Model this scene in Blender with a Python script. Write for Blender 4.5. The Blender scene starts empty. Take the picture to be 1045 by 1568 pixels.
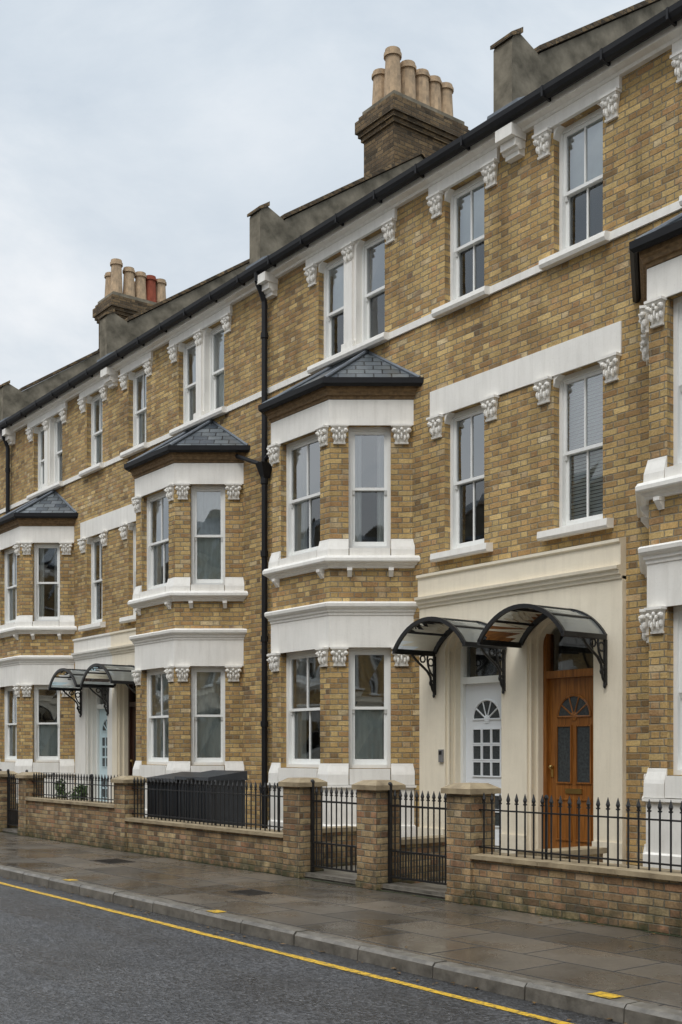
import bpy, math, random
from mathutils import Vector
random.seed(7)
scene=bpy.context.scene
# ---------------------------------------------------------------- node helpers
def new_mat(name):
    m=bpy.data.materials.new(name); m.use_nodes=True
    nt=m.node_tree; nt.nodes.clear()
    out=nt.nodes.new('ShaderNodeOutputMaterial')
    return m,nt,out
class N:
    def __init__(s,nt): s.nt=nt
    def _in(s,sock,v):
        if v is None: return
        if isinstance(v,bpy.types.NodeSocket): s.nt.links.new(v,sock)
        else:
            if sock.type=='RGBA' and not isinstance(v,(int,float)) and len(v)==3: v=(*v,1)
            sock.default_value=v
    def math(s,op,a,b=None,c=None,clamp=False):
        n=s.nt.nodes.new('ShaderNodeMath'); n.operation=op; n.use_clamp=clamp
        s._in(n.inputs[0],a); s._in(n.inputs[1],b); s._in(n.inputs[2],c); return n.outputs[0]
    def mix(s,f,a,b,bt='MIX'):
        n=s.nt.nodes.new('ShaderNodeMix'); n.data_type='RGBA'; n.blend_type=bt
        s._in(n.inputs[0],f); s._in(n.inputs[6],a); s._in(n.inputs[7],b); return n.outputs[2]
    def noise(s,vec,scale,detail=4,rough=.55,dist=0):
        n=s.nt.nodes.new('ShaderNodeTexNoise'); s._in(n.inputs['Vector'],vec)
        n.inputs['Scale'].default_value=scale; n.inputs['Detail'].default_value=detail
        n.inputs['Roughness'].default_value=rough; n.inputs['Distortion'].default_value=dist
        return n.outputs['Fac']
    def ramp(s,f,stops,interp='LINEAR'):
        n=s.nt.nodes.new('ShaderNodeValToRGB'); s._in(n.inputs[0],f); cr=n.color_ramp; cr.interpolation=interp
        while len(cr.elements)<len(stops): cr.elements.new(.5)
        for e,(p,c) in zip(cr.elements,stops):
            e.position=p; e.color=(*c,1) if not isinstance(c,(int,float)) else (c,c,c,1)
        return n.outputs[0]
    def maprange(s,v,a,b,c=0,d=1):
        n=s.nt.nodes.new('ShaderNodeMapRange'); s._in(n.inputs[0],v)
        for i,x in enumerate((a,b,c,d)): n.inputs[i+1].default_value=x
        return n.outputs[0]
    def uv(s): return s.nt.nodes.new('ShaderNodeUVMap').outputs[0]
    def pos(s): return s.nt.nodes.new('ShaderNodeNewGeometry').outputs['Position']
    def mapping(s,v,sc):
        n=s.nt.nodes.new('ShaderNodeMapping'); s._in(n.inputs[0],v); n.inputs['Scale'].default_value=sc; return n.outputs[0]
    def sep(s,v):
        n=s.nt.nodes.new('ShaderNodeSeparateXYZ'); s._in(n.inputs[0],v); return n.outputs
    def comb(s,x,y,z=0.0):
        n=s.nt.nodes.new('ShaderNodeCombineXYZ'); s._in(n.inputs[0],x); s._in(n.inputs[1],y); s._in(n.inputs[2],z); return n.outputs[0]
    def bump(s,h,strength,dist):
        n=s.nt.nodes.new('ShaderNodeBump'); s._in(n.inputs['Height'],h)
        n.inputs['Strength'].default_value=strength; n.inputs['Distance'].default_value=dist; return n.outputs[0]
    def bsdf(s,out,col,rough,normal=None,metal=0,spec=.5):
        b=s.nt.nodes.new('ShaderNodeBsdfPrincipled'); s._in(b.inputs['Base Color'],col); s._in(b.inputs['Roughness'],rough)
        b.inputs['Metallic'].default_value=metal; b.inputs['Specular IOR Level'].default_value=spec
        if normal is not None: s.nt.links.new(normal,b.inputs['Normal'])
        s.nt.links.new(b.outputs[0],out.inputs[0]); return b

def brick_mat(name,pal,mortar,dirt=.5,moss=False,bh=.075,gain=1.0):
    m,nt,out=new_mat(name); n=N(nt)
    uv=n.uv(); su=n.sep(uv)
    v2=n.math('ADD',su[1],n.math('MULTIPLY',n.math('SUBTRACT',n.noise(uv,3.0,2),.5),.014))
    u2=n.math('ADD',su[0],n.math('MULTIPLY',n.math('SUBTRACT',n.noise(uv,8,2),.5),.03))
    P=.3375
    row=n.math('FLOOR',n.math('DIVIDE',v2,bh))
    fz=n.math('SUBTRACT',v2,n.math('MULTIPLY',row,bh))
    uo=n.math('ADD',u2,n.math('MULTIPLY',n.math('FLOORED_MODULO',row,2.0),P/2))
    cell=n.math('FLOOR',n.math('DIVIDE',uo,P)); f=n.math('SUBTRACT',uo,n.math('MULTIPLY',cell,P))
    head=n.math('GREATER_THAN',f,.225)
    dx=n.math('MINIMUM',n.math('MINIMUM',f,n.math('SUBTRACT',P,f)),n.math('ABSOLUTE',n.math('SUBTRACT',f,.225)))
    dz=n.math('MINIMUM',fz,n.math('SUBTRACT',bh,fz))
    j=n.math('ADD',n.math('MINIMUM',dx,dz),n.math('MULTIPLY',n.math('SUBTRACT',n.noise(uv,35,2),.5),.006))
    fac=n.maprange(j,.0035,.0085,1,0)
    wn=nt.nodes.new('ShaderNodeTexWhiteNoise'); wn.noise_dimensions='3D'
    nt.links.new(n.comb(cell,row,head),wn.inputs['Vector'])
    clus=n.noise(uv,.7,4,.65)
    val=n.math('ADD',n.math('MULTIPLY',wn.outputs['Value'],.88),n.math('ADD',n.math('MULTIPLY',n.math('SUBTRACT',clus,.5),.6),.05),clamp=True)
    c=n.ramp(val,pal,'LINEAR')
    jit=n.sep(wn.outputs['Color'])[1]
    c=n.mix(1.0,c,n.ramp(jit,[(0,.80),(.85,1.06),(1,1.22)]),'MULTIPLY')
    fine=n.noise(uv,45,4,.65); c=n.mix(.8,c,n.ramp(fine,[(.28,(.55,.53,.51)),(.72,(1.12,1.12,1.12))]),'MULTIPLY')
    mcol=n.mix(n.noise(uv,3,5,.65),mortar,tuple(x*.40 for x in mortar))
    c=n.mix(fac,c,mcol)
    big=n.noise(n.mapping(uv,(.9,.5,1)),1.0,7,.66)
    c=n.mix(dirt,c,n.ramp(big,[(.34,(.50,.48,.46)),(.46,(.86,.85,.83)),(.66,(1.12,1.10,1.06))]),'MULTIPLY')
    streak=n.noise(n.mapping(uv,(4,.35,1)),1.0,5,.65)
    c=n.mix(dirt*.8,c,n.ramp(streak,[(.36,(.62,.60,.57)),(.56,(1,1,1))]),'MULTIPLY')
    c=n.mix(1.0,c,(gain,gain*1.01,gain*.97),'MULTIPLY')
    if moss:
        z=n.sep(n.pos())[2]
        f_=n.math('MULTIPLY',n.maprange(z,.32,0.0),n.ramp(n.noise(uv,7,5),[(.33,0),(.58,1)]))
        c=n.mix(n.math('MULTIPLY',f_,.9),c,(.04,.05,.022))
        f2=n.math('MULTIPLY',n.ramp(n.noise(uv,3.3,6,.65),[(.48,0),(.66,1)]),.6)
        c=n.mix(f2,c,(.065,.058,.045))
    h=n.math('ADD',n.math('MULTIPLY',fac,-1.0),n.math('MULTIPLY',n.noise(uv,40,3),.7))
    h=n.math('ADD',h,n.math('MULTIPLY',wn.outputs['Value'],.45))
    n.bsdf(out,c,.88,n.bump(h,.9,.012),spec=.25)
    return m
def paint_mat(name,col,dirtcol,amt=.5,rough=.5,zdirt=False):
    m,nt,out=new_mat(name); n=N(nt); uv=n.uv()
    st=n.noise(n.mapping(uv,(9,.9,1)),1.2,5,.65)
    f=n.math('MULTIPLY',n.ramp(st,[(.46,0),(.78,1)]),amt)
    c=n.mix(f,col,dirtcol)
    bl=n.noise(uv,2.0,6,.65); c=n.mix(n.math('MULTIPLY',n.ramp(bl,[(.42,0),(.72,1)]),amt*.9),c,tuple(x*.68 for x in col))
    spk=n.noise(uv,38,3,.6); c=n.mix(n.math('MULTIPLY',n.ramp(spk,[(.6,0),(.75,1)]),amt*.8),c,dirtcol)
    if zdirt:
        z=n.sep(n.pos())[2]
        f=n.math('MULTIPLY',n.maprange(z,1.0,.1),n.ramp(n.noise(uv,6,4),[(.3,.1),(.65,.9)]))
        c=n.mix(n.math('MULTIPLY',f,.6),c,dirtcol)
    n.bsdf(out,c,rough,n.bump(n.noise(uv,25,4),.25,.006),spec=.35)
    return m
def simple_mat(name,col,rough=.5,metal=0,var=.35,scale=6,bump=.2,spec=.5,col2=None):
    m,nt,out=new_mat(name); n=N(nt); uv=n.uv()
    c=n.mix(n.ramp(n.noise(uv,scale,5,.6),[(.3,0),(.7,1)]),col,col2 or tuple(x*(1-var) for x in col))
    n.bsdf(out,c,rough,n.bump(n.noise(uv,scale*6,4),bump,.006),metal,spec)
    return m

stock=[(0,(.20,.135,.08)),(.06,(.29,.19,.095)),(.20,(.41,.265,.12)),(.42,(.50,.345,.155)),(.60,(.56,.405,.19)),(.74,(.48,.31,.135)),(.86,(.38,.225,.11)),(.95,(.62,.49,.30)),(1,(.28,.185,.115))]
old=[(0,(.16,.105,.07)),(.2,(.29,.18,.10)),(.45,(.40,.27,.15)),(.65,(.47,.36,.21)),(.85,(.34,.18,.105)),(1,(.52,.42,.29))]
M={}
M['brick']=brick_mat('yellow_stock_brick',stock,(.38,.33,.25),.60,gain=1.22)
M['gbrick']=brick_mat('garden_wall_brick',old,(.30,.27,.21),dirt=.85,moss=True,gain=1.2)
M['dbrick']=brick_mat('sooty_chimney_brick',[(0,(.06,.045,.03)),(.4,(.15,.105,.065)),(.75,(.23,.16,.09)),(1,(.11,.075,.05))],(.13,.11,.085),dirt=.8,gain=1.15)
M['rbrick']=simple_mat('dentil_brick',(.27,.17,.08),.8,var=.6,scale=14)
M['white']=paint_mat('white_masonry_paint',(.86,.83,.77),(.42,.38,.31),.27,.5,True)
M['cream']=paint_mat('cream_masonry_paint',(.84,.755,.60),(.47,.40,.29),.25,.5,True)
M['wood']=paint_mat('white_window_joinery',(.84,.84,.81),(.6,.58,.53),.15,.35)
M['iron']=simple_mat('black_iron_paint',(.014,.014,.015),.38,0,.3,20,.3)
M['gutter']=simple_mat('black_gutter',(.012,.012,.014),.55,0,.4,5,.1,.3)
M['lead']=simple_mat('lead_sheet',(.15,.17,.195),.5,.0,.4,5,.3)
M['render']=simple_mat('weathered_render',(.28,.245,.185),.9,0,.6,3,.5,.2,(.085,.075,.055))
M['stone']=simple_mat('coping_stone',(.44,.35,.22),.6,0,.5,4,.4,.3,(.19,.145,.09))
M['pot']=simple_mat('clay_pot_buff',(.56,.40,.25),.8,0,.5,5,.3,.2,(.25,.19,.13))
M['rpot']=simple_mat('clay_pot_red',(.32,.085,.05),.8,0,.4,5,.3,.2)
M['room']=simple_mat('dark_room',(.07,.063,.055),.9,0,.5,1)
M['door_white']=paint_mat('white_door_paint',(.82,.84,.86),(.6,.6,.6),.1,.3)
M['door_dark']=simple_mat('dark_door',(.05,.022,.014),.35)
M['door_blue']=paint_mat('pale_blue_door_paint',(.60,.74,.78),(.4,.5,.5),.1,.3)
M['brass']=simple_mat('brass',(.6,.42,.16),.3,1,.2)
M['steel']=simple_mat('grey_metal',(.35,.35,.36),.35,.6,.2)
M['cover']=simple_mat('cast_iron_cover',(.06,.055,.05),.35,.3,.4)
M['bin']=simple_mat('charcoal_plastic',(.028,.031,.036),.45,0,.3,4)
M['step']=simple_mat('stone_step',(.34,.30,.23),.5,0,.4,5,.3)
M['curtain']=simple_mat('white_curtain',(.92,.92,.89),.8,0,.12,3,.1,.1)
M['net']=simple_mat('net_curtain',(.76,.80,.77),.8,0,.2,3,.1,.1)
def wood_mat():
    m,nt,out=new_mat('varnished_oak'); n=N(nt); uv=n.uv()
    g=n.noise(n.mapping(uv,(30,1.5,1)),1.5,5,.6)
    c=n.ramp(g,[(.3,(.13,.045,.010)),(.55,(.29,.108,.022)),(.75,(.40,.165,.038))])
    n.bsdf(out,c,.28,n.bump(g,.15,.004)); return m
M['oak']=wood_mat()
def slate_mat():
    m,nt,out=new_mat('wet_slate'); n=N(nt); uv=n.uv()
    bt=nt.nodes.new('ShaderNodeTexBrick'); nt.links.new(uv,bt.inputs['Vector'])
    bt.inputs['Scale'].default_value=1; bt.inputs['Brick Width'].default_value=.25; bt.inputs['Row Height'].default_value=.17
    bt.inputs['Mortar Size'].default_value=.009
    bt.inputs['Color1'].default_value=(.05,.06,.075,1); bt.inputs['Color2'].default_value=(.16,.175,.19,1); bt.inputs['Mortar'].default_value=(.015,.015,.017,1)
    c=n.mix(.6,bt.outputs['Color'],n.ramp(n.noise(uv,3,5),[(.3,(.5,.55,.45)),(.7,(1.2,1.2,1.2))]),'MULTIPLY')
    h=n.math('SUBTRACT',n.math('FRACT',n.math('DIVIDE',n.sep(uv)[1],-.17)),bt.outputs['Fac'])
    n.bsdf(out,c,.38,n.bump(h,.8,.014)); return m
M['slate']=slate_mat()
def glass_mat(name,base,ior,tint,diff=0):
    m,nt,out=new_mat(name); n=N(nt); uv=n.uv()
    fr=nt.nodes.new('ShaderNodeFresnel'); fr.inputs[0].default_value=ior
    nrm=n.bump(n.noise(n.mapping(uv,(1,1,1)),1.8,0),.10,.04)
    g=nt.nodes.new('ShaderNodeBsdfGlossy'); g.inputs['Roughness'].default_value=.02; g.inputs['Color'].default_value=(.93,.97,1,1)
    nt.links.new(nrm,g.inputs['Normal'])
    t=nt.nodes.new('ShaderNodeBsdfTransparent'); t.inputs[0].default_value=(*tint,1)
    base_sh=t.outputs[0]
    if diff:
        tr=nt.nodes.new('ShaderNodeBsdfTranslucent'); tr.inputs[0].default_value=(.70,.74,.71,1)
        dd=nt.nodes.new('ShaderNodeBsdfDiffuse'); dd.inputs[0].default_value=(.5,.53,.52,1)
        m0=nt.nodes.new('ShaderNodeMixShader'); m0.inputs[0].default_value=.4; nt.links.new(tr.outputs[0],m0.inputs[1]); nt.links.new(dd.outputs[0],m0.inputs[2])
        m1=nt.nodes.new('ShaderNodeMixShader'); m1.inputs[0].default_value=diff; nt.links.new(t.outputs[0],m1.inputs[1]); nt.links.new(m0.outputs[0],m1.inputs[2]); base_sh=m1.outputs[0]
    mx=nt.nodes.new('ShaderNodeMixShader'); f=n.math('ADD',fr.outputs[0],base,clamp=True)
    nt.links.new(f,mx.inputs[0]); nt.links.new(base_sh,mx.inputs[1]); nt.links.new(g.outputs[0],mx.inputs[2]); nt.links.new(mx.outputs[0],out.inputs[0])
    return m
M['glass']=glass_mat('window_glass',.20,1.75,(.92,.95,.95))
M['glasslow']=glass_mat('window_glass_lower',.08,1.6,(.90,.94,.93))
M['canopyglass']=glass_mat('canopy_glass',.06,1.5,(.74,.78,.76),.55)
M['doorglass']=simple_mat('obscured_door_glass',(.06,.07,.075),.12,0,.5,30,.4)
# ---------------------------------------------------------------- mesh builder
class MB:
    def __init__(s,name,flip=False): s.name=name; s.V=[]; s.F=[]; s.M=[]; s.S=[]; s.flip=flip
    def face(s,pts,mat,smooth=False):
        b=len(s.V); s.V+= [tuple(p) for p in pts]; idx=list(range(b,b+len(pts)))
        if s.flip: idx.reverse()
        s.F.append(idx); s.M.append(mat); s.S.append(smooth)
    def hexa(s,a,b,mat):
        s.face([a[3],a[2],a[1],a[0]],mat); s.face(b,mat)
        for i in range(4):
            j=(i+1)%4; s.face([a[i],a[j],b[j],b[i]],mat)
    def wbox(s,x0,x1,y0,y1,z0,z1,mat):
        s.hexa([(x0,y0,z0),(x1,y0,z0),(x1,y1,z0),(x0,y1,z0)],[(x0,y0,z1),(x1,y0,z1),(x1,y1,z1),(x0,y1,z1)],mat)
    def box(s,fr,u0,u1,w0,w1,z0,z1,mat):
        p=fr.pt
        s.hexa([p(u0,w1,z0),p(u1,w1,z0),p(u1,w0,z0),p(u0,w0,z0)],[p(u0,w1,z1),p(u1,w1,z1),p(u1,w0,z1),p(u0,w0,z1)],mat)
    def taper(s,fr,u0,u1,w1b,w1t,w0,z0,z1,mat,inset=0):
        p=fr.pt
        s.hexa([p(u0+inset,w1b,z0),p(u1-inset,w1b,z0),p(u1-inset,w0,z0),p(u0+inset,w0,z0)],[p(u0,w1t,z1),p(u1,w1t,z1),p(u1,w0,z1),p(u0,w0,z1)],mat)
    def quad(s,fr,u0,u1,w,z0,z1,mat):
        p=fr.pt; s.face([p(u0,w,z0),p(u1,w,z0),p(u1,w,z1),p(u0,w,z1)],mat)
    def tube(s,P0,P1,r,mat,n=6,r1=None,caps=True):
        P0=Vector(P0);P1=Vector(P1); d=(P1-P0).normalized(); r1=r if r1 is None else r1
        a=d.orthogonal().normalized(); b=d.cross(a)
        A=[P0+(a*math.cos(t)+b*math.sin(t))*r for t in [2*math.pi*i/n for i in range(n)]]
        B=[P1+(a*math.cos(t)+b*math.sin(t))*r1 for t in [2*math.pi*i/n for i in range(n)]]
        f=s.flip; s.flip=False
        for i in range(n):
            j=(i+1)%n; s.face([A[i],A[j],B[j],B[i]],mat,n>5)
        if caps: s.face(A[::-1],mat); s.face(B,mat)
        s.flip=f
    def poly(s,pts,r,mat,n=6):
        for a,b in zip(pts[:-1],pts[1:]): s.tube(a,b,r,mat,n,caps=False)
    def ell(s,fr,c,rad,mat,seg=8,rings=5):
        def P(i,j):
            th=math.pi*i/rings; ph=2*math.pi*j/seg
            return fr.pt(c[0]+rad[0]*math.sin(th)*math.cos(ph),c[1]+rad[1]*math.sin(th)*math.sin(ph),c[2]+rad[2]*math.cos(th))
        for i in range(rings):
            for j in range(seg):
                pts=[P(i,j),P(i,j+1),P(i+1,j+1),P(i+1,j)]
                if i==0: pts=[pts[0],pts[2],pts[3]]
                elif i==rings-1: pts=[pts[0],pts[1],pts[2]]
                s.face(pts,mat,True)
    def build(s,parent=None):
        if not s.F: return None
        me=bpy.data.meshes.new(s.name); me.from_pydata(s.V,[],s.F)
        used=sorted(set(s.M)); 
        for k in used: me.materials.append(M[k])
        ix={k:i for i,k in enumerate(used)}
        me.polygons.foreach_set('material_index',[ix[k] for k in s.M])
        me.polygons.foreach_set('use_smooth',s.S)
        uvl=me.uv_layers.new(name='UVMap'); data=[]
        for f in s.F:
            p0=Vector(s.V[f[0]]);p1=Vector(s.V[f[1]]);p2=Vector(s.V[f[2]])
            nn=(p1-p0).cross(p2-p0)
            if nn.length<1e-12 and len(f)>3: nn=(p2-p0).cross(Vector(s.V[f[3]])-p0)
            if nn.length>0: nn.normalize()
            if abs(nn.z)>.97:
                for i in f: data+= [s.V[i][0],s.V[i][1]]
            else:
                t=Vector((-nn.y,nn.x,0)); t.normalize(); b=nn.cross(t)
                for i in f:
                    p=Vector(s.V[i]); data+= [p.dot(t),p.dot(b)]
        uvl.data.foreach_set('uv',data)
        me.update()
        o=bpy.data.objects.new(s.name,me); scene.collection.objects.link(o)
        if parent: o.parent=parent
        return o
def empty(name,loc=(0,0,0)):
    e=bpy.data.objects.new(name,None); e.empty_display_size=.3; scene.collection.objects.link(e); return e

class House:
    def __init__(s,P,d,Yf=10.5,o=1): s.P=P; s.d=d; s.Yf=Yf; s.o=o; s.flip=(d*o<0)
    def pt(s,a,w,z): return (s.P+s.d*a, s.Yf-s.o*w, z)
class Frame:
    def __init__(s,H,p,q,off=0,zoff=0):
        s.H=H; s.p=p; L=math.hypot(q[0]-p[0],q[1]-p[1]); s.L=L
        s.t=((q[0]-p[0])/L,(q[1]-p[1])/L); s.n=(-s.t[1],s.t[0]); s.off=off; s.zoff=zoff; s.q=q
    def pt(s,u,w,z):
        u+=s.off; z+=s.zoff
        return s.H.pt(s.p[0]+s.t[0]*u+s.n[0]*w, s.p[1]+s.t[1]*u+s.n[1]*w, z)
    def at(s,off,z): return Frame(s.H,s.p,s.q,s.off+off,s.zoff+z)

def offset_path(path,p,ends):
    res=[]; segs=[]
    for a,b in zip(path[:-1],path[1:]):
        L=math.hypot(b[0]-a[0],b[1]-a[1]); t=((b[0]-a[0])/L,(b[1]-a[1])/L); segs.append((t,(-t[1],t[0])))
    for i,v in enumerate(path):
        if i==0 or i==len(path)-1:
            t,n=segs[0] if i==0 else segs[-1]
            q=[v[0]+n[0]*p,v[1]+n[1]*p]
            if ends=='wall' and abs(t[1])>1e-6:
                k=-q[1]/t[1]; q=[q[0]+t[0]*k,0.0]
        else:
            (t1,n1),(t2,n2)=segs[i-1],segs[i]
            dx=n1[0]+n2[0]; dy=n1[1]+n2[1]; k=p/(1+n1[0]*n2[0]+n1[1]*n2[1]); q=[v[0]+dx*k,v[1]+dy*k]
        res.append(q)
    return res
def sweep(mb,H,path,prof,mat,ends='cap'):
    rows=[[H.pt(q[0],q[1],z) for q in offset_path(path,w,ends)] for w,z in prof]
    for i in range(len(prof)-1):
        for j in range(len(path)-1):
            mb.face([rows[i][j],rows[i][j+1],rows[i+1][j+1],rows[i+1][j]],mat)
    if ends=='cap':
        mb.face([r[0] for r in rows],mat); mb.face([r[-1] for r in rows][::-1],mat)
def panel(mb,fr,u0,u1,z0,z1,holes,depth,mat,revmat=None):
    us=sorted({u0,u1,*[h[0] for h in holes],*[h[1] for h in holes]}); zs=sorted({z0,z1,*[h[2] for h in holes],*[h[3] for h in holes]})
    for a,b in zip(us[:-1],us[1:]):
        for c,d in zip(zs[:-1],zs[1:]):
            mu=(a+b)/2;mz=(c+d)/2
            if any(h[0]<mu<h[1] and h[2]<mz<h[3] for h in holes): continue
            mb.quad(fr,a,b,0,c,d,mat)
    p=fr.pt; r=revmat or mat
    for h in holes:
        if len(h)>4: continue
        a,b,c,d=h
        mb.face([p(a,0,c),p(a,0,d),p(a,-depth,d),p(a,-depth,c)],r)
        mb.face([p(b,0,d),p(b,0,c),p(b,-depth,c),p(b,-depth,d)],r)
        mb.face([p(a,0,d),p(b,0,d),p(b,-depth,d),p(a,-depth,d)],r)
        mb.face([p(b,0,c),p(a,0,c),p(a,-depth,c),p(b,-depth,c)],r)

def capital(mb,fr,u,z,wd=.24,mat='white',h=.27):
    f=fr.at(u,z); k=wd/.24; g=h/.30
    mb.box(f,-.125*k,.125*k,0,.095,-.03*g,0,mat)
    mb.taper(f,-.11*k,.11*k,.07,.085,0,-.055*g,-.0305*g,mat,.01*k)
    mb.taper(f,-.10*k,.10*k,.025,.055,0,-.26*g,-.0555*g,mat,.025*k)
    mb.taper(f,-.085*k,.085*k,.035,.04,0,-.285*g,-.2605*g,mat,.0)
    for sx in (-1,1):
        mb.ell(f,(sx*.088*k,.062,-.09*g),(.034*k,.034,.036*g),mat,8,5)
        mb.ell(f,(sx*.088*k,.095,-.09*g),(.014*k,.014,.015*g),mat,6,4)
        mb.ell(f,(sx*.078*k,.04,-.175*g),(.020*k,.034,.045*g),mat,7,5)
        mb.ell(f,(sx*.040*k,.05,-.20*g),(.017*k,.034,.052*g),mat,7,5)
        mb.ell(f,(sx*.035*k,.072,-.115*g),(.018*k,.028,.028*g),mat,7,5)
    mb.ell(f,(0,.078,-.075*g),(.022*k,.026,.026*g),mat,7,5)
    mb.ell(f,(0,.052,-.165*g),(.017*k,.034,.055*g),mat,7,5)

def cover(H,mb,fr,u0,u1,z0,z1,kind,rng):
    w=-.25; p=fr.pt
    def sheet(a,b,c,d,mat,amp=.02,per=.085):
        n=max(4,int((b-a)/(per/4)))
        ph=rng.random()*6
        prev=None
        for i in range(n+1):
            u=a+(b-a)*i/n; ww=w+amp*math.sin(ph+2*math.pi*(u-a)/per)+amp*.4*math.sin(u*31+ph)
            cur=(p(u,ww,c),p(u,ww,d))
            if prev: mb.face([prev[0],cur[0],cur[1],prev[1]],mat,True)
            prev=cur
    W=u1-u0
    if kind=='drapes':
        sheet(u0-.01,u0+W*.30,z0-.1,z1+.05,'curtain'); sheet(u1-W*.30,u1+.01,z0-.1,z1+.05,'curtain')
    elif kind=='draper': sheet(u1-W*.42,u1+.01,z0-.1,z1+.05,'curtain')
    elif kind=='drapel': sheet(u0-.01,u0+W*.42,z0-.1,z1+.05,'curtain')
    elif kind=='net': sheet(u0-.01,u1+.01,z0-.1,z1+.05,'net',.01,.13)
    elif kind=='halfnet': sheet(u0-.01,u1+.01,z0-.1,z0+(z1-z0)*.5,'net',.01,.13)
    elif kind=='blind':
        z=z0
        while z<z1:
            mb.face([p(u0,w+.01,z),p(u1,w+.01,z),p(u1,w-.008,z+.040),p(u0,w-.008,z+.040)],'curtain'); z+=.043
    elif kind=='roller': mb.quad(fr,u0-.005,u1+.005,w,z0+(z1-z0)*.62,z1+.03,'curtain')
    elif kind=='rollerh': mb.quad(fr,u0-.005,u1+.005,w,z0+(z1-z0)*.50,z1+.03,'net')

def sash(H,mj,mg,mc,fr,u0,u1,z0,z1,bar,kind,rng):
    m='wood'; f=.05
    mj.box(fr,u0,u0+f,-.22,-.10,z0,z1,m); mj.box(fr,u1-f,u1,-.22,-.10,z0,z1,m)
    mj.box(fr,u0+f,u1-f,-.22,-.10,z1-.055,z1,m); mj.box(fr,u0+f,u1-f,-.22,-.085,z0,z0+.05,m)
    a=u0+f;b=u1-f;c=z0+.05;d=z1-.055; mid=(c+d)/2; s=.042
    for (zz0,zz1,w0,w1,br,tr,gm) in ((mid-.02,d,-.165,-.125,.04,.045,'glass'),(c,mid+.02,-.21,-.17,.075,.04,'glasslow')):
        mj.box(fr,a,a+s,w0,w1,zz0,zz1,m); mj.box(fr,b-s,b,w0,w1,zz0,zz1,m)
        mj.box(fr,a+s,b-s,w0,w1,zz0,zz0+br,m); mj.box(fr,a+s,b-s,w0,w1,zz1-tr,zz1,m)
        if bar: mj.box(fr,(a+b)/2-.011,(a+b)/2+.011,w0+.002,w1-.002,zz0+br,zz1-tr,m)
        e=rng.uniform(-.0035,.0035); wq=(w0+w1)/2; p=fr.pt; e2=rng.uniform(-.003,.003)
        mg.face([p(a+s,wq+e,zz0+br),p(b-s,wq-e+e2,zz0+br),p(b-s,wq-e,zz1-tr),p(a+s,wq+e+e2,zz1-tr)],gm)
    for sx in (a,b-s):   # sash horns
        mj.taper(fr,sx+.002,sx+s-.002,-.15,-.128,-.163,mid-.075,mid-.0205,m)
    cover(H,mc,fr,u0+.02,u1-.02,z0+.02,z1,kind,rng)

def band_box(mb,fr,u0,u1,proj,z0,z1,mat): mb.box(fr,u0,u1,0,proj,z0,z1,mat)

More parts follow.
